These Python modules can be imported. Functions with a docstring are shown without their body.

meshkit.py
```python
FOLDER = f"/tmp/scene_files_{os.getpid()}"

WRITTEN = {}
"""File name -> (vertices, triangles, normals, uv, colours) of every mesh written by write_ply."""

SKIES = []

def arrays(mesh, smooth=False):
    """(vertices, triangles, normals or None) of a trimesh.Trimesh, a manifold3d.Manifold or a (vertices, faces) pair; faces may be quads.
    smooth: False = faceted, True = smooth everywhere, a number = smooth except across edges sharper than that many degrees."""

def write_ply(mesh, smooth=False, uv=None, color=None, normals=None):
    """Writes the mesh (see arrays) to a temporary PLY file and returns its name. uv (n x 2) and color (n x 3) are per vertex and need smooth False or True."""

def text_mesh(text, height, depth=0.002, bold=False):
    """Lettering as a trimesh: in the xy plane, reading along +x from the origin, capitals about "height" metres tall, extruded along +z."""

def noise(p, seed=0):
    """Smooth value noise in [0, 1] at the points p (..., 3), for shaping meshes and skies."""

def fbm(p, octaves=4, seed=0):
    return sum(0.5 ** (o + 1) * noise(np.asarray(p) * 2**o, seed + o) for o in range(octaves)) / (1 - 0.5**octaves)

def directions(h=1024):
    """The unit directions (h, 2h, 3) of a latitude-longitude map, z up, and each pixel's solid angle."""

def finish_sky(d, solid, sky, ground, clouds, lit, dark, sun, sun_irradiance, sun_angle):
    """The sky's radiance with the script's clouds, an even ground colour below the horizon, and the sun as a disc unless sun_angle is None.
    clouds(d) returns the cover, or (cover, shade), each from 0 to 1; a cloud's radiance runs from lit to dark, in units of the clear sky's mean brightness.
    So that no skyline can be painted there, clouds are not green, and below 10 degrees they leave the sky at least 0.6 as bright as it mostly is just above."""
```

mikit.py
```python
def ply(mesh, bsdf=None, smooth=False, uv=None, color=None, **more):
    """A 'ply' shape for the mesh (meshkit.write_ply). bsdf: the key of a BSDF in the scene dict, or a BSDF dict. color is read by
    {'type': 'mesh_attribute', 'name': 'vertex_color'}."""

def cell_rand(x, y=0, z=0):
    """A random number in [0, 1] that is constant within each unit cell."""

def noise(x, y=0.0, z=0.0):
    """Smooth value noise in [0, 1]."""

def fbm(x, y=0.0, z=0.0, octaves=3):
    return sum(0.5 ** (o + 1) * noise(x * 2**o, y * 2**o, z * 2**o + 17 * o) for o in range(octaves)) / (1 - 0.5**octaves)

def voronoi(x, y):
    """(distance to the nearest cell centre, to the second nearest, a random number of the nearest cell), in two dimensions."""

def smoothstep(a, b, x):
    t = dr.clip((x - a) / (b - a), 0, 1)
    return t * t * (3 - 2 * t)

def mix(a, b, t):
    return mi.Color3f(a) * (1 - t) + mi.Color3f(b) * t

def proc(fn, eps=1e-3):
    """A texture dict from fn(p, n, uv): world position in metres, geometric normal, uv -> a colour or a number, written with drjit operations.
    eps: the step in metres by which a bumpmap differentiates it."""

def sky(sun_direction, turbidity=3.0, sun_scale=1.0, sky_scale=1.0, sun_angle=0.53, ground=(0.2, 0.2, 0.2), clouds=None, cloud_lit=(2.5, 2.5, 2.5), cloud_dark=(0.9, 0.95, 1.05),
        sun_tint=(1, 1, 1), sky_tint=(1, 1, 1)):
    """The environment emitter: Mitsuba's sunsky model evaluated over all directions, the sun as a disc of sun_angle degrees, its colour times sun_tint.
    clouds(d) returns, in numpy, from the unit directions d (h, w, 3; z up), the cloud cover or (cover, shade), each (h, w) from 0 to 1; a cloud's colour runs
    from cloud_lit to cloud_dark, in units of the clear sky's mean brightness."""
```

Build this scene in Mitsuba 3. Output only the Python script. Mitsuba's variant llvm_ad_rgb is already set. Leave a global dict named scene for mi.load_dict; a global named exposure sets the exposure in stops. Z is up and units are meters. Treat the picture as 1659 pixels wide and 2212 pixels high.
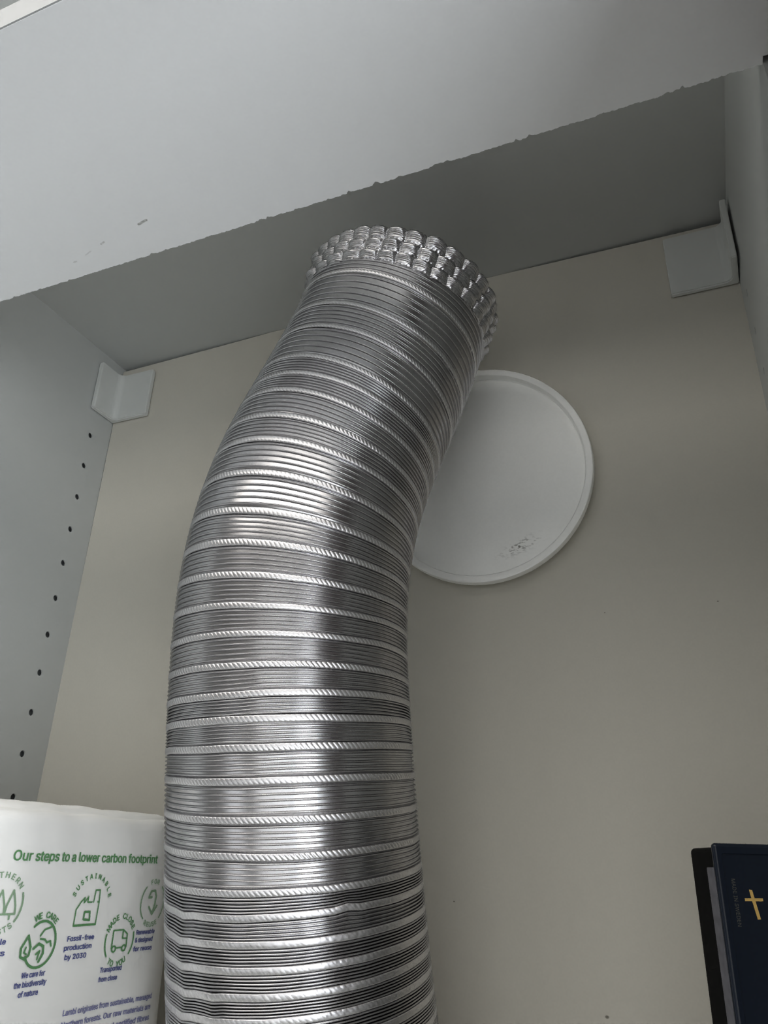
import math
import numpy as np, trimesh, shapely, manifold3d as m3
import shapely.geometry as sg
from shapely import affinity
from scipy.interpolate import CubicSpline
import drjit as dr
import mitsuba as mi
import mikit, meshkit

T4 = mi.ScalarTransform4f
scene, labels = {'type': 'scene'}, {}

# ------------------------------------------------------------------ camera
CAM = np.array([0.50314, -0.49742, 1.74834])
YAW, PITCH, ROLL, FPX = 0.40177, 0.43018, 0.02898, 1665.72
_f = np.array([-math.sin(YAW) * math.cos(PITCH), math.cos(YAW) * math.cos(PITCH), math.sin(PITCH)])
_r = np.array([math.cos(YAW), math.sin(YAW), 0.0])
_u = np.cross(_r, _f)
UP = -math.sin(ROLL) * _r + math.cos(ROLL) * _u
scene['camera'] = {'type': 'perspective', 'fov_axis': 'x', 'fov': math.degrees(2 * math.atan(829.5 / FPX)),
                   'near_clip': 0.01, 'far_clip': 50.0,
                   'to_world': T4().look_at(origin=CAM.tolist(), target=(CAM + _f).tolist(), up=UP.tolist())}

# ------------------------------------------------------------------ light: overcast windows on the right and behind the viewer; added fill: a front pane and a ceiling panel
RX0, RX1, RY0, RY1, RZ = -0.84, 1.42, -1.88, 0.022, 2.50
WIN_R = (-1.70, -0.50, 0.75, 1.90)          # y0, y1, z0, z1 in the right wall
WIN_F = (-0.72, -0.15, 0.95, 1.60)          # x0, x1, z0, z1 in the front wall
WIN_F2 = (0.25, 1.30, 1.00, 2.00)           # added pane in the front wall for frontal fill
CEILING_FILL = (-0.45, 1.25, -1.60, -0.50)           # x0, x1, y0, y1 of the added fill panel on the ceiling
LIGHT_R = (4.75, 5.0, 5.25)
LIGHT_F = (0.95, 1.0, 1.05)
LIGHT_F2 = (0.72, 0.74, 0.75)
LIGHT_C = (2.75, 2.63, 2.45)
exposure = -0.13


# ------------------------------------------------------------------ helpers
def add(key, mesh, bsdf, smooth=False, **more):
    scene[key] = mikit.ply(mesh, bsdf, smooth, **more)


def tag(key, label=None, category=None, group=None, kind=None):
    labels[key] = {k: v for k, v in dict(label=label, category=category, group=group, kind=kind).items() if v}


def box(x0, x1, y0, y1, z0, z1):
    return trimesh.creation.box(bounds=[[min(x0, x1), min(y0, y1), min(z0, z1)], [max(x0, x1), max(y0, y1), max(z0, z1)]])


def rbox(x0, x1, y0, y1, z0, z1, r=0.001, n=8):
    """box with rounded edges"""
    s = m3.Manifold.sphere(r, n)
    pts = [s.translate([x, y, z]) for x in (x0 + r, x1 - r) for y in (y0 + r, y1 - r) for z in (z0 + r, z1 - r)]
    return m3.Manifold.batch_hull(pts)


def prism(poly, h):
    return trimesh.creation.extrude_polygon(poly, h, engine='earcut')


def moved(mesh, mat):
    mesh = mesh.copy()
    mesh.vertices = mesh.vertices @ np.asarray(mat)[:, :3].T + np.asarray(mat)[:, 3]
    if np.linalg.det(np.asarray(mat, float)[:, :3]) < 0:
        mesh.faces = mesh.faces[:, ::-1]
    return mesh


def grid(V):
    """faces of a (n, m, 3) vertex grid"""
    n, m = V.shape[:2]
    i = np.arange(n * m).reshape(n, m)
    q = np.stack([i[:-1, :-1], i[:-1, 1:], i[1:, 1:], i[1:, :-1]], -1).reshape(-1, 4)
    return V.reshape(-1, 3), np.vstack([q[:, [0, 1, 2]], q[:, [0, 2, 3]]])


def join(parts):
    vs, fs, o = [], [], 0
    for v, f in parts:
        vs.append(v); fs.append(f + o); o += len(v)
    return np.vstack(vs), np.vstack(fs)


# ------------------------------------------------------------------ materials
def two(d):
    return {'type': 'twosided', 'bsdf': d}


def principled(col, rough=0.5, spec=0.4, **k):
    c = col if isinstance(col, dict) else {'type': 'rgb', 'value': list(col)}
    return two({'type': 'principled', 'base_color': c, 'roughness': rough, 'specular': spec, **k})


def speckle(base, amp, scale):
    def fn(p, n, uv):
        return mi.Color3f(base) * (1 + amp * (mikit.fbm(p.x * scale, p.y * scale, p.z * scale, 2) - 0.5) * 2)
    return mikit.proc(fn)


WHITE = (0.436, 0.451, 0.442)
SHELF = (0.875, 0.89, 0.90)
BEIGE = (0.505, 0.486, 0.430)
SCUFFS = [(0.2363, -0.2441, 0.2425, -0.2453, 0.0008, 0.75), (0.2048, -0.2394, 0.2076, -0.2402, 0.0006, 0.4),
          (0.1895, -0.2354, 0.1950, -0.2370, 0.0004, 0.25), (0.1783, -0.2330, 0.1803, -0.2332, 0.0006, 0.35)]


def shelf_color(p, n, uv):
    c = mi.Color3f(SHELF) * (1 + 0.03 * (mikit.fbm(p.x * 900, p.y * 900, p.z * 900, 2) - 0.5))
    for x0, y0, x1, y1, w, a in SCUFFS:          # rubbed pencil-like marks
        dx, dy = x1 - x0, y1 - y0
        l2 = dx * dx + dy * dy
        t = dr.clip(((p.x - x0) * dx + (p.y - y0) * dy) / l2, 0, 1)
        d = dr.sqrt(dr.square(p.x - x0 - t * dx) + dr.square(p.y - y0 - t * dy))
        m = (1 - mikit.smoothstep(w * 0.6, w * 1.3, d)) * a * (0.5 + 0.9 * mikit.noise(p.x * 1500, p.y * 1500))
        c = mikit.mix(c, (0.30, 0.31, 0.29), dr.clip(m, 0, 1))
    return c


def back_color(p, n, uv):
    c = mi.Color3f(BEIGE) * (1 + 0.05 * (mikit.fbm(p.x * 9, p.z * 9, 3.0, 3) - 0.5) + 0.03 * (mikit.noise(p.x * 1300, p.z * 1300) - 0.5))
    for x, z, r in ((0.430, 1.678, 0.0012), (0.449, 1.901, 0.0005), (0.517, 1.902, 0.0006), (0.345, 1.73, 0.0006)):   # specks
        d = dr.sqrt(dr.square(p.x - x) + dr.square((p.z - z) * 1.4))
        c = mikit.mix(c, (0.12, 0.11, 0.09), (1 - mikit.smoothstep(r * 0.5, r * 1.2, d)) * 0.9)
    return c


def cap_color(p, n, uv):
    c = mi.Color3f((0.88, 0.885, 0.865)) * (1 + 0.03 * (mikit.noise(p.x * 1100, p.z * 1100) - 0.5))
    # grey smudge near the lower rim
    dx, dz = p.x - 0.3985, p.z - 1.9505
    u, v = dx * 0.93 + dz * 0.36, -dx * 0.36 + dz * 0.93
    e = dr.exp(-dr.square(u / 0.011) - dr.square(v / 0.0035))
    m = e * mikit.smoothstep(0.50, 0.72, mikit.fbm(p.x * 420 + p.z * 160, p.z * 900, 1.0, 3))
    c = mikit.mix(c, (0.20, 0.20, 0.185), dr.clip(m, 0, 1))
    # chipped, browned top rim
    d = dr.sqrt(dr.square((p.x - 0.3695)) + dr.square(p.z - 2.0126))
    top = mikit.smoothstep(0.0845, 0.0875, d) * mikit.smoothstep(0.070, 0.080, p.z - 2.0126) * mikit.smoothstep(0.45, 0.6, mikit.noise(p.x * 420, p.z * 420))
    return mikit.mix(c, (0.22, 0.18, 0.12), top * 0.7)


def wood_color(p, n, uv):
    g = mikit.fbm(p.x * 120, p.y * 120, p.z * 9, 3)
    return mikit.mix((0.020, 0.009, 0.007), (0.055, 0.022, 0.016), g)


scene['mat_melamine'] = principled(speckle(WHITE, 0.015, 900.0), 0.45, 0.35)
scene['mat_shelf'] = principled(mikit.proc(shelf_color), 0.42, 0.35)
scene['mat_edge_dimmed'] = principled((0.38, 0.39, 0.39), 0.4, 0.35)  # greyer than the shelf board: offsets the overbright front light in colour
scene['mat_back'] = principled(mikit.proc(back_color), 0.55, 0.3)
scene['mat_cap'] = principled(mikit.proc(cap_color), 0.4, 0.4)
scene['mat_bracket'] = principled(speckle((0.545, 0.56, 0.545), 0.02, 700.0), 0.4, 0.4)
scene['mat_wood'] = principled(mikit.proc(wood_color), 0.6, 0.3)
scene['mat_room'] = principled(speckle((0.38, 0.375, 0.37), 0.02, 40.0), 0.9, 0.1)
scene['mat_dark_wall'] = principled(speckle((0.18, 0.178, 0.172), 0.02, 40.0), 0.9, 0.1)
scene['mat_floor'] = principled(speckle((0.14, 0.115, 0.09), 0.2, 14.0), 0.6, 0.3)
scene['mat_frame'] = principled((0.75, 0.75, 0.74), 0.4)
scene['mat_alu'] = two({'type': 'roughconductor', 'material': 'Al', 'alpha': 0.06, 'distribution': 'ggx', 'specular_reflectance': {'type': 'rgb', 'value': [0.56, 0.56, 0.57]}})
scene['mat_alu_seam'] = two({'type': 'roughconductor', 'material': 'Al', 'alpha': 0.13, 'distribution': 'ggx', 'specular_reflectance': {'type': 'rgb', 'value': [0.80, 0.80, 0.81]}})
scene['mat_film'] = principled((0.73, 0.735, 0.72), 0.33, 0.5, clearcoat=0.3, clearcoat_gloss=0.7)
scene['mat_ink_green'] = principled((0.085, 0.215, 0.09), 0.45, 0.4)
scene['mat_ink_pale'] = principled((0.20, 0.31, 0.20), 0.45, 0.4)
scene['mat_ink_navy'] = principled((0.055, 0.066, 0.20), 0.45, 0.4)
scene['mat_ink_violet'] = principled((0.15, 0.155, 0.30), 0.45, 0.4)
scene['mat_navy'] = principled((0.0025, 0.0062, 0.0145), 0.32, 0.35)
scene['mat_black'] = principled((0.0012, 0.0013, 0.0018), 0.6, 0.08)
scene['mat_page'] = principled(speckle((0.095, 0.095, 0.11), 0.25, 300.0), 0.5, 0.3)
scene['mat_gold'] = principled((0.50, 0.33, 0.10), 0.45, 0.5)
scene['mat_print_dim'] = principled((0.06, 0.06, 0.052), 0.6, 0.2)

# ------------------------------------------------------------------ the kitchen room around the cabinet


def struct(key, mesh, bsdf, label):
    add(key, mesh, bsdf)
    tag(key, label, kind='structure')


struct('floor', box(RX0, RX1, RY0, RY1 + 0.1, -0.05, 0), 'mat_floor', 'brown kitchen floor')
struct('ceiling', box(RX0, RX1, RY0, RY1 + 0.1, RZ, RZ + 0.05), 'mat_room', 'plain white ceiling')
struct('wall_back', box(RX0, RX1, RY1, RY1 + 0.1, 0, RZ), 'mat_dark_wall', 'plain wall behind the cabinet')

def window(key, rect, mat, light, note):
    """a lit window pane in its frame, standing in the opening of a wall; mat takes (u, z, depth) to the room"""
    u0, u1, z0, z1 = rect
    fw = sg.box(u0 - .05, z0 - .05, u1 + .05, z1 + .05).difference(sg.box(u0, z0, u1, z1))
    struct(key, moved(prism(fw, 0.05), mat), 'mat_frame', note)
    pane = trimesh.Trimesh([[u0, z0, 0.01], [u1, z0, 0.01], [u1, z1, 0.01], [u0, z1, 0.01]], [[0, 1, 2], [0, 2, 3]], process=False)
    pane = moved(pane, mat)
    mesh_up = np.asarray(mat, float)[:, 2]
    if pane.face_normals[0] @ mesh_up < 0:            # the pane shines into the room
        pane.faces = pane.faces[:, ::-1]
    scene[key + '__pane'] = {**mikit.ply(pane, 'mat_frame'), 'emitter': {'type': 'area', 'radiance': {'type': 'rgb', 'value': list(light)}}}
    tag(key + '__pane', 'bright overcast daylight pane')


MF = [[1, 0, 0, 0], [0, 0, 1, RY0 - 0.02], [0, 1, 0, 0]]          # front wall: depth towards +y


def holed(u0, u1, rects, mat):
    p = sg.box(u0, 0, u1, RZ)
    for r in rects:
        p = p.difference(sg.box(r[0], r[2], r[1], r[3]))
    return moved(prism(p, 0.1).apply_translation([0, 0, -0.08]), mat)



MR = [[0, 0, -1, RX1 + 0.02], [1, 0, 0, 0], [0, 1, 0, 0]]         # right wall: depth towards -x
struct('wall_front', holed(RX0, RX1, [WIN_F, WIN_F2], MF), 'mat_dark_wall', 'plain wall with a window and an added fill pane, behind the viewer')
struct('wall_left', box(RX0 - 0.1, RX0, RY0, RY1 + 0.1, 0, RZ), 'mat_dark_wall', 'plain side wall of the kitchen')
struct('wall_right', holed(RY0, RY1 + 0.1, [WIN_R], MR), 'mat_room', 'plain side wall with the large window')
window('window_1', WIN_R, MR, LIGHT_R, 'white frame of the large window')
window('window_2', WIN_F, MF, LIGHT_F, 'white frame of the smaller window behind the viewer')
window('window_3', WIN_F2, MF, LIGHT_F2, 'white frame of an added fill window behind the viewer')  # added window, lifts the frontal light on the back panel
CL = 'added_ceiling_fill'  # unseen panel, added to fill in light from above
tag(CL, 'flat square added fill light panel on the ceiling behind the viewer', 'added_fill_light')
x0, x1, y0, y1 = CEILING_FILL
add(CL + '__housing', box(x0 - .02, x1 + .02, y0 - .02, y1 + .02, RZ - 0.03, RZ), 'mat_frame')
dif = trimesh.Trimesh([[x0, y0, RZ - .031], [x1, y0, RZ - .031], [x1, y1, RZ - .031], [x0, y1, RZ - .031]], [[0, 2, 1], [0, 3, 2]], process=False)
scene[CL + '__diffuser'] = {**mikit.ply(dif, 'mat_frame'), 'emitter': {'type': 'area', 'radiance': {'type': 'rgb', 'value': list(LIGHT_C)}}}

# ------------------------------------------------------------------ cabinet
W, H, DPT, YB, ZB = 0.56535, 2.2, 0.3600, 0.2214, 1.56
HOLES = [2.10881 - 0.032 * k for k in range(-1, 17)]


def mbox(x0, x1, y0, y1, z0, z1):
    return m3.Manifold.cube([x1 - x0, y1 - y0, z1 - z0]).translate([x0, y0, z0])


def drilled(panel, x, y, zs, depth):
    """pin holes bored through the facing into an added hollow core that keeps them dark"""
    cut = [m3.Manifold.cylinder(depth * 2, 0.0026, 0.0026, 20).rotate([0, 90, 0]).translate([x - depth, y, z]) for z in zs]
    shade_core = mbox(x + 0.0011, x + 0.0132, y - 0.03, y + 0.02, ZB + 0.02, H - 0.004) if x > 0.1 else mbox(x - 0.0132, x - 0.0011, y - 0.03, y + 0.02, ZB + 0.02, H - 0.004)
    return panel - shade_core - m3.Manifold.batch_boolean(cut, m3.OpType.Add)


TH = 0.016
C = 'kitchen_cabinet'
tag(C, 'open white kitchen wall cabinet with beige back, framing the duct', 'cabinet')
add(C + '__top_panel', box(-TH, W + TH, -DPT, 0.012, H, H + TH), 'mat_melamine')
add(C + '__bottom_panel', prism(sg.box(-TH, -DPT, W + TH, 0.012).difference(sg.Point(0.3175, -0.073).buffer(0.0665, 48)), TH).apply_translation([0, 0, ZB - TH]), 'mat_melamine')
add(C + '__side_panel', drilled(mbox(-TH, 0, -DPT, 0.012, ZB, H), 0.0, -0.02411, HOLES, 0.006), 'mat_melamine')
add(C + '__side_panel_001', drilled(mbox(W, W + TH, -YB, 0.012, ZB, H), W, -0.02411, HOLES, 0.006), 'mat_melamine')
tag(C + '__side_panel', 'white side panel drilled with a row of shelf pin holes')
tag(C + '__side_panel_001', 'shaded side panel with slit-like pin holes')
add(C + '__edge_strip', rbox(W + 0.0042, W + TH, -DPT, -YB, ZB, H, 0.001), 'mat_wood')
tag(C + '__edge_strip', 'dark reddish brown wooden edge strip')
# back panel: its top edge sags away from the top panel at both ends
xs = np.linspace(0.0009, W, 80)
gap = 0.0004 + 0.0038 * np.clip(1 - xs / 0.17, 0, 1) ** 0.8 + 0.0036 * np.clip(1 - (W - xs) / 0.17, 0, 1) ** 0.8
bp = sg.Polygon(list(zip(xs, H - gap)) + [(W, ZB), (0.0, ZB), (0.0, 1.93)])
mb = moved(prism(bp, 0.004), [[1, 0, 0, 0], [0, 0, 1, 0.0], [0, 1, 0, 0]])
add(C + '__back_panel', mb, 'mat_back')
tag(C + '__back_panel', 'beige back panel')

# shelf with a rough sawn back edge
rng = np.random.default_rng(4)
xs = np.linspace(0.0004, W - 0.0004, 1500)
jag = 0.0005 * (meshkit.fbm(np.c_[xs * 130, xs * 0, xs * 0], 4, 3) - 0.5) + 0.0009 * (meshkit.fbm(np.c_[xs * 900, xs * 0, xs * 0 + 5], 2, 7) - 0.5)
for x in rng.uniform(0.05, 0.56, 34):                  # chips torn out by the saw
    w, d = rng.uniform(0.0008, 0.0024), rng.uniform(0.0003, 0.0009)
    jag -= d * np.clip(1 - np.abs(xs - x) / w, 0, 1) ** 0.6
for x, w, d in ((0.4115, 0.0040, 0.0010), (0.4160, 0.0018, 0.0013), (0.3760, 0.0022, 0.0014), (0.309, 0.0010, 0.0012), (0.2285, 0.002, 0.0008)):
    jag -= d * np.clip(1 - np.abs(xs - x) / w, 0, 1) ** 0.5
skin = sg.Polygon([(W - 0.0004, -YB - 0.004), (W + 0.0036, -YB - 0.004), (W + 0.0036, -DPT), (0.0004, -DPT)] + list(zip(xs, -YB + jag)))
HS = 2.0815
S = 'cabinet_shelf'
add(S + '__dimmed_edge', box(0.0004, W + 0.0036, -DPT - 0.0007, -DPT, HS + 0.0003, HS + 0.0155), 'mat_edge_dimmed')
tag(S + '__dimmed_edge', 'added edge band along the front, greyed against its strong light')
tag(S, 'wide white shelf board overhead with a chipped rough sawn rear edge', 'shelf')
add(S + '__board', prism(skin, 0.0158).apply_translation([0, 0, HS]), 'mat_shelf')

# ------------------------------------------------------------------ plastic corner brackets


def bracket(z0, z1, lx, ly, t, lean=0.0):
    """L in plan: leg lx along +x (on the back), leg ly along -y (on the side); inner corner filleted"""
    L = sg.Polygon([(0, 0), (lx, 0), (lx, -t), (t, -t), (t, -ly), (0, -ly)])
    fil = sg.box(t - 0.0005, -t - 0.006, t + 0.006, -t + 0.0005).difference(sg.Point(t + 0.006, -t - 0.006).buffer(0.006, 24))
    L = L.union(fil).buffer(-0.0009).buffer(0.0009, 8)
    a = prism(L, z1 - z0 - 0.002).apply_translation([0, 0, z0 + 0.001])
    b = prism(L.buffer(-0.0008), z1 - z0).apply_translation([0, 0, z0])
    h = trimesh.util.concatenate([a, b])
    return h


b1 = bracket(2.1345, 2.1862, 0.0425, 0.0312, 0.0048)
b1.apply_translation([0.0008, -0.0008, 0])
add('corner_bracket', b1, 'mat_bracket')
tag('corner_bracket', 'small white plastic corner bracket above the column of pin holes', 'bracket')
b2 = bracket(2.1360, 2.1900, 0.0460, 0.0300, 0.0042)
v = b2.vertices
v[:, 0] += -0.055 * np.clip(-v[:, 1] - 0.004, 0, 1) * -1
b2.vertices = np.c_[W - 0.0006 - v[:, 0], v[:, 1] - 0.0008, v[:, 2]]
b2.invert()
add('corner_bracket_001', b2, 'mat_bracket')
tag('corner_bracket_001', 'small white plastic corner bracket, above and beyond the round vent cap', 'bracket')

# ------------------------------------------------------------------ round vent cap on the back panel
prof = np.array([[0.0, 0.0118], [0.02, 0.0117], [0.045, 0.0112], [0.062, 0.0102], [0.070, 0.0094], [0.0755, 0.0084], [0.0782, 0.0080], [0.0794, 0.0080], [0.0800, 0.0086], [0.0803, 0.0126],
                 [0.0808, 0.0134], [0.0818, 0.0137], [0.0846, 0.0137], [0.0854, 0.0134], [0.0858, 0.0126], [0.0859, 0.009], [0.0855, 0.0076], [0.0845, 0.0070], [0.080, 0.0064], [0.076, 0.0002], [0.0, 0.0002]])
n = 160
a = np.linspace(0, 2 * math.pi, n + 1)[:-1]
ca, sa = math.cos(0.4145), math.sin(0.4145)
ring = np.c_[np.cos(a), np.sin(a)]
V = np.zeros((len(prof), n + 1, 3))
for i, (r, h) in enumerate(prof):
    X, Y = r / 0.0859 * 0.0821 * ring[:, 0], r / 0.0859 * 0.0882 * ring[:, 1]
    p = np.c_[0.3695 + X * ca - Y * sa, -h + 0 * X, 2.0126 + X * sa + Y * ca]
    V[i, :n], V[i, n] = p, p[0]
vc, fc = grid(V)
add('vent_cap', trimesh.Trimesh(vc, fc, process=True), 'mat_cap', smooth=28)
tag('vent_cap', 'round white vent cap with raised rim on the beige back, partly behind the duct', 'vent cap')

# ------------------------------------------------------------------ flexible aluminium duct
P0 = np.array([[0.30348, -0.09519, 1.6494], [0.29893, -0.10635, 1.70407], [0.29659, -0.11622, 1.75661], [0.29501, -0.12474, 1.80724], [0.2933, -0.12956, 1.85702], [0.29584, -0.13189, 1.90737],
               [0.3036, -0.12488, 1.96154], [0.31938, -0.11091, 2.0219], [0.34029, -0.1007, 2.09569]])
KNOT = [0.43457, 0.40427, 0.3831, 0.35599, 0.34323, 0.32997, 0.31259, 0.29821, 0.27967, 0.26211, 0.24804, 0.23352, 0.21944, 0.20559, 0.19085, 0.17822, 0.16782, 0.15653, 0.14352, 0.12812, 0.11337, 0.099,
        0.08951, 0.07891, 0.06913, 0.05951, 0.05041]
cs = CubicSpline(np.linspace(0, 1, 9), P0)
Cm = cs(np.linspace(0, 1, 401))
arc = np.r_[0, np.cumsum(np.linalg.norm(np.diff(Cm, axis=0), axis=1))]
t0 = (Cm[0] - Cm[1]) / np.linalg.norm(Cm[0] - Cm[1])
low = []
p, d = Cm[0].copy(), t0.copy()
for k in range(40):                                   # below the picture the duct straightens and drops through the bottom panel
    d = d * 0.93 + np.array([0, 0, -1.0]) * 0.07
    d /= np.linalg.norm(d)
    p = p + d * 0.004
    low.append(p.copy())
t1 = (Cm[-1] - Cm[-2]) / np.linalg.norm(Cm[-1] - Cm[-2])
high = [Cm[-1] + t1 * 0.004 * k for k in range(1, 12)]
PTS = np.vstack([low[::-1], Cm[::8], high])
SS = np.r_[-0.004 * np.arange(40, 0, -1), arc[::8], arc[-1] + 0.004 * np.arange(1, 12)]
AX = CubicSpline(SS, PTS)
REF = CAM - Cm[200]
RAD = 0.0635
kt = np.r_[np.arange(-2, 0), np.arange(27), np.arange(27, 44)]
kv = np.r_[0.43457 + 0.022 * np.arange(2, 0, -1), KNOT, KNOT[-1] - 0.0098 * np.arange(1, 18)]
TURN = CubicSpline(kt, kv)


def on_duct(s, th, h, rad=RAD):
    c, t = AX(s), AX(s, 1)
    t /= np.linalg.norm(t, axis=-1, keepdims=True)
    nn = REF - (t @ REF)[..., None] * t
    nn /= np.linalg.norm(nn, axis=-1, keepdims=True)
    bb = np.cross(t, nn)
    r = (rad + h)[..., None]
    return c + r * (np.cos(th)[..., None] * nn + np.sin(th)[..., None] * bb)


def wob(th, t):
    """small sideways wander of the ridges, and the kinks on the left flank near the bottom"""
    p3 = np.stack([np.cos(th) * 2.2, np.sin(th) * 2.2, t * 0.55], -1)
    w = 0.0011 * (meshkit.fbm(p3, 3, 11) - 0.5)
    kink = np.clip(1 - np.abs(th + 0.93 - 0.03 * np.sin(t * 2.1)) / 0.12, 0, 1) * np.clip((t - 20.3) / 1.5, 0, 1)
    kink2 = np.clip(1 - np.abs(th - 0.36) / 0.10, 0, 1) * np.exp(-((t - 21.9) / 0.6) ** 2)
    kink3 = np.clip(1 - np.abs(th + 0.62) / 0.08, 0, 1) * np.exp(-((t - 25.4) / 0.7) ** 2)
    return w - 0.0008 * kink + 0.0009 * kink2 - 0.0006 * kink3


HW = 0.00165
SC = 0.4478


CREST = (-1.0, -0.8, -0.55, -0.28, 0.0, 0.28, 0.55, 0.8, 1.0)


def ridge_strip(ta, tb, per_turn, us=CREST, nr=5):
    """the foil between two seams: nr narrow rounded crests with broad troughs between them"""
    T = np.linspace(ta, tb, int(round((tb - ta) * per_turn)) + 1)
    th = (T * 2 * math.pi + math.pi) % (2 * math.pi) - math.pi
    s0, p = TURN(T), TURN(T) - TURN(T + 1)
    zone = p - 2 * HW
    dsp = zone / nr
    a = np.minimum(0.00044, 0.35 * dsp)
    deep = -0.0009 * np.clip((0.0017 - dsp) / 0.0005, 0, 1) - 0.0001
    S_, H_ = [], []
    for i in range(nr):
        mid = (i + 0.5) * dsp
        room = dsp / 2 - a
        foot, toe = np.minimum(0.00008, 0.15 * room), np.minimum(0.00016, 0.35 * room)
        S_ += [i * dsp, mid - a - toe, mid - a - foot]
        H_ += [deep, deep, deep]
        for u in us:
            S_.append(mid + u * a)
            H_.append(0.00095 * (1 - 0.5 * u * u) + 0 * T)
        S_ += [mid + a + foot, mid + a + toe]
        H_ += [deep, deep]
    H_[0] = H_[0] * 0 - 0.0003
    S_.append(zone); H_.append(-0.0004 + 0 * T)
    off, h = np.stack(S_, 1), np.stack(H_, 1)
    s = s0[:, None] - HW - off
    tt = np.repeat(th[:, None], s.shape[1], 1)
    s = np.minimum(s + wob(tt, T[:, None] + off / p[:, None]), SC + 0.0004)
    q3 = np.stack([np.cos(tt) * 5, np.sin(tt) * 5, s * 60], -1)      # shallow dents of the thin foil
    h = h + 0.00022 * (meshkit.fbm(q3, 3, 5) - 0.5)
    return on_duct(s, tt, h)


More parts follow.
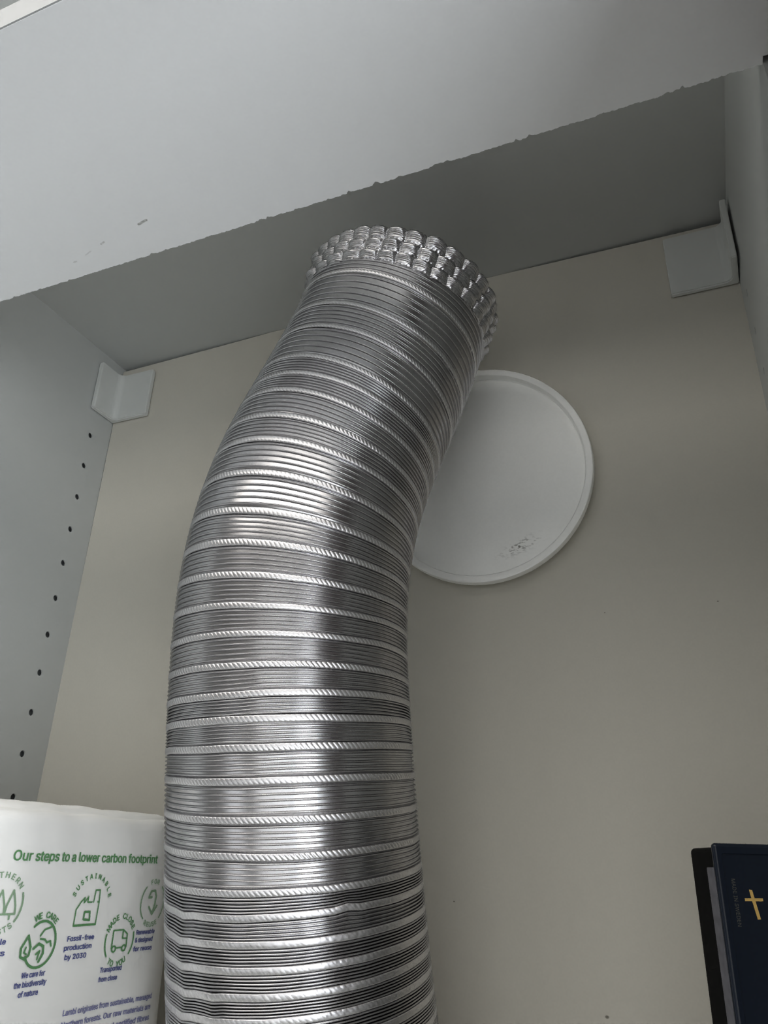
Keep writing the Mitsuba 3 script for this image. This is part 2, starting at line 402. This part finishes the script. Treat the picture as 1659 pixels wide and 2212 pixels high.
def seam_strip(ta, tb, per_turn, teeth=168):
    T = np.linspace(ta, tb, int(round((tb - ta) * per_turn)) + 1)
    th = (T * 2 * math.pi + math.pi) % (2 * math.pi) - math.pi
    vs = np.array([0, 0.03, 0.2, 0.4, 0.6, 0.8, 0.97, 1.0])
    hb = np.array([-0.0004, 0.00080, 0.00092, 0.00098, 0.00098, 0.00092, 0.00078, 0.0001])
    am = np.array([0, 0.4, 1, 1, 1, 1, 0.4, 0])
    s = TURN(T)[:, None] + HW - 2 * HW * vs[None]
    tt = np.repeat(th[:, None], len(vs), 1)
    s = np.minimum(s + wob(tt, T[:, None] + 0 * s), SC + 0.0004)
    ph = T[:, None] * teeth * 2 * math.pi - vs[None] * 2 * math.pi * 1.25
    ph = ph + 1.5 * meshkit.noise(np.stack([T[:, None] * 9 + 0 * s, 0 * s, 0 * s], -1), 3)
    sq = 0.5 - 1.6 * np.clip(np.cos(ph), 0, 1) ** 3
    amp = 0.00017 * (0.5 + 0.9 * meshkit.noise(np.stack([T[:, None] * 6 + 0 * s, 0 * s, 0 * s + 3], -1), 8))
    fade = 1 - 0.75 * np.clip((T - 20.5) / 2, 0, 1)
    q3 = np.stack([np.cos(tt) * 5, np.sin(tt) * 5, s * 60], -1)
    h = hb[None] + am[None] * amp * sq * fade[:, None] + 0.00022 * (meshkit.fbm(q3, 3, 5) - 0.5)
    h = h + am[None] * 0.00010 * np.clip((T[:, None] - 20) / 2, 0, 1) * (meshkit.fbm(np.stack([T[:, None] * 240 + 0 * s, vs[None] * 2.5 + 0 * s, 0 * s], -1), 2, 9) - 0.5) * 2
    return on_duct(s, tt, h)


D = 'flexible_duct'
tag(D, 'bent flexible silver aluminium duct with ridged windings rising through the cabinet', 'duct')
TB = 27.6
m1 = grid(ridge_strip(-1.62, TB, 200))
m2 = grid(ridge_strip(TB, 41.0, 90, (-1.0, 0.0, 1.0)))
add(D + '__wall', join([m1, m2]), 'mat_alu', smooth=True)
m1 = grid(seam_strip(-1.62, TB, 168 * 8))
m2 = grid(seam_strip(TB, 41.0, 160, 20))
add(D + '__spiral_seam', join([m1, m2]), 'mat_alu_seam', smooth=True)
tag(D + '__spiral_seam', 'embossed spiral seam of slanted teeth')

# crimped end: three crushed rows of windings pinched into lobes
NL = 32
na, rows, per = 32 * 20, 3, 30
thc = np.linspace(-math.pi, math.pi, na + 1)
RH_ = 0.0088
vv = np.linspace(0, rows, rows * per + 1)
VV, TT = np.meshgrid(vv, thc, indexing='ij')
row = np.minimum(np.floor(VV + 1e-9), rows - 1)
fv = VV - row
phase = TT * NL / (2 * math.pi) - 0.18 * row + 0.15 * np.sin(TT * 3 + row) + 0.05 * (fv - 0.5)
lo = np.abs(np.sin(math.pi * phase))
lobe = lo ** 0.35
pinch = 1 - lobe
bulge = np.sin(math.pi * np.clip(fv, 0, 1) ** 1.5) ** 0.5
amp = 0.6 + 0.8 * meshkit.noise(np.stack([np.floor(phase) * 3.7, row * 5.1, 0 * row], -1), 2)
hc = -0.0004 + 0.0026 * lobe * bulge * amp - 0.0018 * pinch
fine = np.cos(2 * math.pi * fv * 7)
hc = hc + 0.00028 * fine * bulge
tooth = (np.abs(fv - np.round(fv)) < 0.07) * 0.00016 * np.sin(TT * 150 + VV * 8)
hc = hc + tooth + 0.0016 * (meshkit.fbm(np.stack([np.cos(TT) * 6, np.sin(TT) * 6, VV * 1.1], -1), 3, 17) - 0.5)
edge = 0.0022 * (meshkit.fbm(np.stack([np.cos(TT) * 7, np.sin(TT) * 7, 0 * TT], -1), 3, 21) - 0.5) + 0.0010 * lobe
lobe_id = np.floor(phase)
sC = SC + 0.0016 * (meshkit.noise(np.stack([lobe_id * 2.3, row * 3.1, 0 * row], -1), 5) - 0.5) * lobe * bulge + VV * RH_ + edge * (VV / rows) ** 3 + 0.0006 * lobe * np.sin(2 * math.pi * fv) + 0.0010 * np.sin(TT * 2 + 1) * (VV / rows)
flare = 0.0012 + 0.0010 * (VV / rows)
Vc = on_duct(sC, TT, hc + flare)
Vi = on_duct(sC[::-1][:], TT, (hc + flare)[::-1] - 0.0007)
skirt = on_duct(np.full((1, na + 1), SC - 0.0004), TT[:1], np.full((1, na + 1), -0.0004))
add(D + '__crimped_end', grid(np.vstack([skirt, Vc])), 'mat_alu', smooth=True)
tag(D + '__crimped_end', 'crushed end pinched into rows of small lobes')

# ------------------------------------------------------------------ paper pack (plastic film) left of the duct
PK = 'paper_pack'
tag(PK, 'white plastic wrapped paper pack with green icons and blue writing', 'package')
XF, YF_, YR, RC, ZT = 0.197, -0.236, -0.0475, 0.045, 1.7695
ctr = np.array([0.105, -0.142])


def outline(a):
    """plan point and outward normal at arc coordinate a: a = y on the printed face x = XF; beyond it the arc runs round the corners"""
    a = np.asarray(a, float)
    p, nrm = np.zeros(a.shape + (2,)), np.zeros(a.shape + (2,))
    ya, yb = YF_ + RC, YR - RC
    mid = (a >= ya) & (a <= yb)
    p[mid] = np.stack([np.full(mid.sum(), XF), a[mid]], -1); nrm[mid] = (1, 0)
    q = RC * math.pi / 2
    for lo_, c0, ang0, sgn, m in ((yb, (XF - RC, yb), 0.0, 1, a > yb), (ya, (XF - RC, ya), 0.0, -1, a < ya)):
        d = np.abs(a[m] - lo_)
        ang = np.minimum(d, q) / RC
        nx, ny = np.cos(ang), sgn * np.sin(ang)
        ex = np.maximum(d - q, 0)
        p[m] = np.stack([c0[0] + RC * nx - ex, c0[1] + RC * ny], -1)
        nrm[m] = np.stack([nx, ny], -1)
    return p, nrm


A0, A1 = YF_ + RC - RC * math.pi / 2 - (XF - 0.012 - RC), YR - RC + RC * math.pi / 2 + (XF - 0.012 - RC)


def pack_disp(a, z):
    """wrinkles of the film"""
    a, z = np.broadcast_arrays(np.asarray(a, float), np.asarray(z, float))
    d = 0.0035 * (meshkit.fbm(np.stack([a * 16, z * 14, 0 * a], -1), 3, 2) - 0.5)
    d += 0.0038 * (meshkit.noise(np.stack([a * 45 + z * 12, z * 22, 0 * a], -1), 6) - 0.5) * np.clip((z - 1.745) / 0.02, 0, 1)
    k = np.clip((z - (ZT - 0.007)) / 0.007, 0, 1)
    return d - 0.006 * (1 - np.sqrt(np.clip(1 - k * k, 0, 1)))


def pack_pt(a, z, off=0.0):
    p, nrm = outline(a)
    dd = (pack_disp(a, z) + off)[..., None]
    return np.concatenate([p + nrm * dd, np.asarray(z)[..., None]], -1)


av, zv = np.linspace(A0, A1, 190), np.r_[np.linspace(ZB, ZT - 0.008, 70), np.linspace(ZT - 0.007, ZT, 9)]
AA, ZZ = np.meshgrid(av, zv, indexing='xy')
body = pack_pt(AA, ZZ)
body[..., 2] = np.maximum(body[..., 2] + 0.0016 * (meshkit.noise(np.stack([AA * 55, ZZ * 0, ZZ * 0], -1), 4) - 0.5) * np.clip((ZZ - ZT + 0.03) / 0.03, 0, 1), ZB)
rimv = body[-1]
cap = [body[-1]]
for k, hgt in ((0.85, 0.0015), (0.6, 0.003), (0.3, 0.0035), (0.0, 0.0035)):
    pts = rimv.copy()
    pts[:, :2] = ctr + (rimv[:, :2] - ctr) * k
    pts[:, 2] = ZT + hgt + (0.003 * (meshkit.noise(np.c_[pts[:, :2] * 40, pts[:, 2] * 0], 3) - 0.5) if k else 0)
    cap.append(pts)
G1 = grid(body)
G2 = grid(np.array(cap))
back = np.stack([body[:, -1], body[:, 0]], 1)          # closing strip along the cabinet side
G3 = grid(back)
add(PK + '__film', join([G1, G2, G3]), 'mat_film', smooth=55)
# folded film flap along the top
fa = np.linspace(-0.245, A1 - 0.03, 130)
fl = []
for k, (zo, off) in enumerate(((-0.004, -0.0030), (0.001, -0.006), (0.0035, -0.012), (0.003, -0.018))):
    zz = np.full_like(fa, ZT + zo)
    pts = pack_pt(fa, np.full_like(fa, ZT - 0.004), off)
    pts[:, 2] = zz + 0.0022 * (meshkit.fbm(np.c_[fa * 60, 0 * fa + k * 0.3, 0 * fa], 3, 13) - 0.5) * (k > 0)
    fl.append(pts)
add(PK + '__flap', grid(np.array(fl)), 'mat_film', smooth=True)

OFF = 0.0006


def wrap(flat, sub=0.0016):
    """flat print (x = a, y = z, small thickness in z) laid on the pack"""
    m = flat
    v, f = trimesh.remesh.subdivide_to_size(m.vertices, m.faces, sub, max_iter=12)
    p = pack_pt(v[:, 0], v[:, 1], 0.0)
    _, nrm = outline(v[:, 0])
    p[:, :2] += nrm * (OFF + v[:, 2:3])
    return trimesh.Trimesh(p, f, process=False)


PT = 0.00008


def text_flat(s, a0, a1, z, cap_h, bold=True):
    m = meshkit.text_mesh(s, cap_h, PT, bold)
    x = m.vertices[:, 0]
    m.vertices[:, 0] = a0 + (x - x.min()) / (x.max() - x.min()) * (a1 - a0)
    m.vertices[:, 1] += z
    return m


def poly_flat(g):
    gs = [x for x in getattr(g, 'geoms', [g]) if x.area > 1e-9]
    return trimesh.util.concatenate([prism(x.simplify(0.00003), PT) for x in gs])


def line(pts, w=0.00042):
    return sg.LineString(pts).buffer(w, 6)


def arcpts(cx, cz, r, d0, d1, n=24):
    t = np.radians(np.linspace(d0, d1, n))
    return list(zip(cx + r * np.cos(t), cz + r * np.sin(t)))


def arc_text(s, cx, cz, r, cap_h, centre=90.0, span=120.0, inside=False):
    """letters along an arc about (cx, cz); inside=True: lower arc read from left to right"""
    out, n_ = [], len(s)
    for i, ch in enumerate(s):
        if ch == ' ':
            continue
        m = meshkit.text_mesh(ch, cap_h, PT, True)
        w = m.vertices[:, 0]
        m.vertices[:, 0] -= (w.min() + w.max()) / 2
        u = (i + 0.5) / n_ - 0.5
        if inside:
            ang = math.radians(centre + u * span); rot = ang + math.pi / 2; rr = r + cap_h
        else:
            ang = math.radians(centre - u * span); rot = ang - math.pi / 2; rr = r
        x, y = m.vertices[:, 0].copy(), m.vertices[:, 1].copy()
        m.vertices[:, 0] = cx + rr * math.cos(ang) + x * math.cos(rot) - y * math.sin(rot)
        m.vertices[:, 1] = cz + rr * math.sin(ang) + x * math.sin(rot) + y * math.cos(rot)
        out.append(m)
    return trimesh.util.concatenate(out)


def stamp(name, flats, mat, label=None):
    add(PK + '__' + name, wrap(trimesh.util.concatenate(flats)), mat)
    if label:
        tag(PK + '__' + name, label)


stamp('heading_lettering', [text_flat('Our steps to a lower carbon footprint', -0.2013, -0.0968, 1.7463, 0.0042)], 'mat_ink_green', 'green heading: Our steps to a lower carbon footprint')

# trees in a ring, cut off by the left edge of the picture
cx, cz = -0.2035, 1.7285
tree = []
for dx in (-0.005, 0.0005, 0.006):
    tree.append(line([(cx + dx, cz - 0.0045), (cx + dx, cz - 0.0065)]))
    tree.append(line([(cx + dx - .0026, cz - 0.0045), (cx + dx - .0022, cz - 0.001), (cx + dx - 0.0008, cz + 0.003), (cx + dx, cz + 0.0052), (cx + dx + 0.0008, cz + 0.003), (cx + dx + .0022, cz - .001), (cx + dx + .0026, cz - 0.0045), (cx + dx - .0026, cz - 0.0045)]))
g = shapely.union_all(tree)
rings = shapely.union_all([line(arcpts(cx, cz, 0.0118, -40, 20)), line(arcpts(cx, cz, 0.0118, 160, 220))])
stamp('tree_icon', [poly_flat(g), poly_flat(rings), arc_text('NORTHERN', cx, cz, 0.0105, 0.0024, 90, 118), arc_text('FORESTS', cx, cz, 0.0105, 0.0024, 270, 88, True)], 'mat_ink_pale', 'green ring with fir trees')

# factory under the word SUSTAINABLE
fx0, fx1, fz0 = -0.1585, -0.1375, 1.7160
fac = [line([(fx0, fz0), (fx0, fz0 + .0085), (fx0 + .0035, fz0 + .0125), (fx0 + .0065, fz0 + .0148), (fx0 + .0065, fz0 + .0120), (fx0 + .0098, fz0 + .0152), (fx0 + .0098, fz0 + .0122), (fx0 + .0138, fz0 + .0122)]),
       line([(fx0, fz0), (fx1, fz0)], 0.0006), line([(fx1, fz0), (fx1, fz0 + .0122), (fx1 - .0016, fz0 + .0122)]),
       line([(fx1 - .0055, fz0 + .0122), (fx1 - .0050, fz0 + .0188), (fx1 - .0008, fz0 + .0188), (fx1, fz0 + .0122)]),
       line([(fx0 + .0085, fz0 + .003), (fx0 + .0085, fz0 + .007), (fx0 + .0135, fz0 + .007), (fx0 + .0145, fz0 + .0025), (fx0 + .0085, fz0 + .003)], 0.0006)]
stamp('factory_icon', [poly_flat(affinity.scale(shapely.union_all(fac), 0.74, 0.84, origin=(-0.1470, 1.7245))), arc_text('SUSTAINABLE', -0.1458, 1.7258, 0.0128, 0.0023, 88, 150)], 'mat_ink_green', 'green factory icon')

# globe with a drop
cx, cz = -0.1755, 1.7107
glo = [line(arcpts(cx, cz, 0.0096, -150, 128, 40), 0.00055),
       line([(cx - .001, cz + .0035), (cx + .0012, cz + .0060), (cx + .0052, cz + .0068)]), line([(cx - .0005, cz + .0022), (cx + .0025, cz + .0018), (cx + .0040, cz + .0004), (cx + .0062, cz + .0010), (cx + .0072, cz - .0012)]),
       line([(cx - .004, cz - .0016), (cx - .001, cz + .0002), (cx + .0022, cz - .0010), (cx + .0028, cz - .0040), (cx + .0008, cz - .0072)], 0.0006), line([(cx - .0018, cz - .0040), (cx + .0004, cz - .0028), (cx - .0005, cz - .0062)]),
       line([(cx - .0085, cz + .0040), (cx - .0118, cz - .0010), (cx - .0112, cz - .0045), (cx - .0085, cz - .0055), (cx - .0062, cz - .0040), (cx - .0060, cz - .0008), (cx - .0085, cz + .0040)], 0.00055),
       line([(cx - .0088, cz - .0008), (cx - .0095, cz - .0028), (cx - .0080, cz - .0036)], 0.0004)]
stamp('globe_icon', [poly_flat(shapely.union_all(glo)), arc_text('WE CARE', cx, cz + .0004, 0.0106, 0.0026, 82, 78)], 'mat_ink_green', 'green globe with a drop')

# delivery van
cx, cz = -0.1192, 1.7090
van = [line([(cx - .0060, cz - .0042), (cx - .0060, cz + .0055), (cx + .0022, cz + .0055), (cx + .0060, cz + .0030), (cx + .0064, cz - .0042)]), line([(cx + .0022, cz + .0055), (cx + .0022, cz + .0008), (cx + .0062, cz + .0006)]),
       line([(cx - .0022, cz - .0042), (cx + .0026, cz - .0042)]), sg.Point(cx - .0040, cz - .0046).buffer(.0020).difference(sg.Point(cx - .0040, cz - .0046).buffer(.0011)),
       sg.Point(cx + .0044, cz - .0046).buffer(.0020).difference(sg.Point(cx + .0044, cz - .0046).buffer(.0011))]
ra = shapely.union_all([line(arcpts(cx, cz, 0.0112, -38, 16)), line(arcpts(cx, cz, 0.0112, 164, 218))])
stamp('van_icon', [poly_flat(affinity.scale(shapely.union_all(van), 0.95, 0.85, origin=(cx, cz))), poly_flat(ra), arc_text('MADE CLOSE', cx, cz, 0.0100, 0.0026, 90, 132), arc_text('TO YOU', cx, cz, 0.0098, 0.0026, 270, 76, True)], 'mat_ink_green', 'green delivery van icon')

# ring with a turning arrow, next to the duct
cx, cz = -0.0955, 1.7262
rec = [line([(cx - .004, cz + .0026), (cx - .0025, cz + .0056), (cx + .0010, cz + .0060), (cx + .0026, cz + .0030), (cx + .0020, cz - .0010), (cx + .0006, cz - .0050)], 0.0006),
       line([(cx - .0030, cz - .0022), (cx + .0004, cz - .0058), (cx + .0040, cz - .0018)], 0.0006), line([(cx - .004, cz + .0026), (cx - .0014, cz + .0026)], 0.0006)]
ra = shapely.union_all([line(arcpts(cx, cz, 0.0105, -48, 48)), line(arcpts(cx, cz, 0.0105, 132, 228))])
stamp('arrow_icon', [poly_flat(shapely.union_all(rec)), poly_flat(ra), arc_text('FOR', cx, cz, 0.0095, 0.0024, 90, 46), arc_text('REUSE', cx, cz, 0.0098, 0.0024, 270, 62, True)], 'mat_ink_pale', 'green ring with a turning arrow')

cap_h = 0.0022
stamp('caption_lettering', [text_flat('We care for', -0.1835, -0.1690, 1.6975, cap_h), text_flat('the biodiversity', -0.1868, -0.1672, 1.6938, cap_h), text_flat('of nature', -0.1832, -0.1712, 1.6900, cap_h)], 'mat_ink_navy', 'navy caption: We care for the biodiversity of nature')
stamp('caption_lettering_001', [text_flat('Fossil-free', -0.1580, -0.1393, 1.7107, cap_h), text_flat('production', -0.1592, -0.1402, 1.7068, cap_h), text_flat('by 2030', -0.1578, -0.1430, 1.7028, cap_h)], 'mat_ink_navy', 'navy caption: Fossil-free production by 2030')
stamp('caption_lettering_002', [text_flat('Transported', -0.1308, -0.1140, 1.6950, cap_h), text_flat('from close', -0.1308, -0.1165, 1.6908, cap_h)], 'mat_ink_navy')
stamp('caption_lettering_003', [text_flat('Renewable', -0.1060, -0.0905, 1.7107, cap_h), text_flat('& designed', -0.1062, -0.0915, 1.7070, cap_h), text_flat('for reuse', -0.1068, -0.0912, 1.7028, cap_h)], 'mat_ink_navy')
stamp('caption_lettering_004', [text_flat('sustainable', -0.2150, -0.1965, 1.7120, cap_h), text_flat('forests', -0.2110, -0.1960, 1.7075, cap_h)], 'mat_ink_navy')
stamp('paragraph_lettering', [text_flat('Lambi originates from sustainable, managed', -0.1523, -0.0853, 1.6790, 0.0024), text_flat('Northern forests. Our raw materials are', -0.1523, -0.0853, 1.6740, 0.0024),
                              text_flat('always traceable and certified fibres', -0.1523, -0.0853, 1.6690, 0.0024)], 'mat_ink_violet', 'small blue-grey paragraph')

# ------------------------------------------------------------------ dark blue case standing at the right
BK = 'dark_blue_case'
tag(BK, 'dark navy blue case with a gold cross standing against the shaded side panel', 'case')
AL = math.radians(22)
ex, ey = np.array([math.cos(AL), math.sin(AL)]), np.array([-math.sin(AL), math.cos(AL)])
PF = np.array([0.4972, -0.150])
ZC = 1.7590


def case(mesh):
    """local: x along the front from its free edge, y into depth, z up"""
    if hasattr(mesh, 'to_mesh'):
        mm = mesh.to_mesh()
        mesh = trimesh.Trimesh(mm.vert_properties[:, :3], mm.tri_verts, process=False)
    return moved(mesh, [[ex[0], ey[0], 0, PF[0]], [ex[1], ey[1], 0, PF[1]], [0, 0, 1, 0]])


BW, BD = 0.066, 0.030
add(BK + '__body', case(rbox(0.0014, BW, 0.0022, BD, ZB, ZC - 0.0005, 0.0018, 16)), 'mat_black', smooth=40)
front = rbox(0.0, BW, 0.0, 0.0034, ZB, ZC + 0.0008, 0.0014, 16) - rbox(0.0028, BW - 0.002, -0.0015, 0.0008, ZB + 0.003, ZC - 0.0028, 0.0007, 12)
add(BK + '__front_cover', case(front), 'mat_navy', smooth=40)
tag(BK + '__front_cover', 'navy front with a raised rim')
add(BK + '__side_strip', case(rbox(0.0006, 0.004, 0.0042, 0.0115, ZB + 0.004, ZC - 0.0078, 0.0004, 8)), 'mat_page', smooth=40)
tag(BK + '__side_strip', 'grey strip along the narrow side')


def on_front(flat):
    """flat: x along the front, y = z upward"""
    v = flat.vertices
    m = trimesh.Trimesh(np.c_[v[:, 0], 0.0007 - v[:, 2], v[:, 1]], flat.faces, process=False)
    return case(m)


kx, kz = 0.0128, 1.7403
cross = shapely.union_all([sg.Polygon([(kx - .0041, kz + .0008), (kx - .0041, kz - .0006), (kx + .0041, kz - .0004), (kx + .0041, kz + .0010)]),
                           sg.Polygon([(kx - .0016, kz + .0048), (kx - .0002, kz + .0046), (kx + .0005, kz), (kx + .0018, kz - .0086), (kx + .0004, kz - .0087), (kx - .0010, kz)])])
cm = prism(affinity.scale(cross, 0.82, 0.74, origin=(kx, kz)), 0.0002)
add(BK + '__gold_cross', on_front(cm), 'mat_gold')
tag(BK + '__gold_cross', 'gold cross emblem')
tm = meshkit.text_mesh('MADE IN SWEDEN', 0.0014, 0.0001)
v = tm.vertices
L0 = v[:, 0].max() - v[:, 0].min()
vx = (v[:, 0] - v[:, 0].min()) * (0.0160 / L0)
tm.vertices = np.c_[0.0054 + v[:, 1], 1.7474 - vx, v[:, 2]]
add(BK + '__lettering', on_front(tm), 'mat_print_dim')
tag(BK + '__lettering', 'faint lettering MADE IN SWEDEN running down the front')
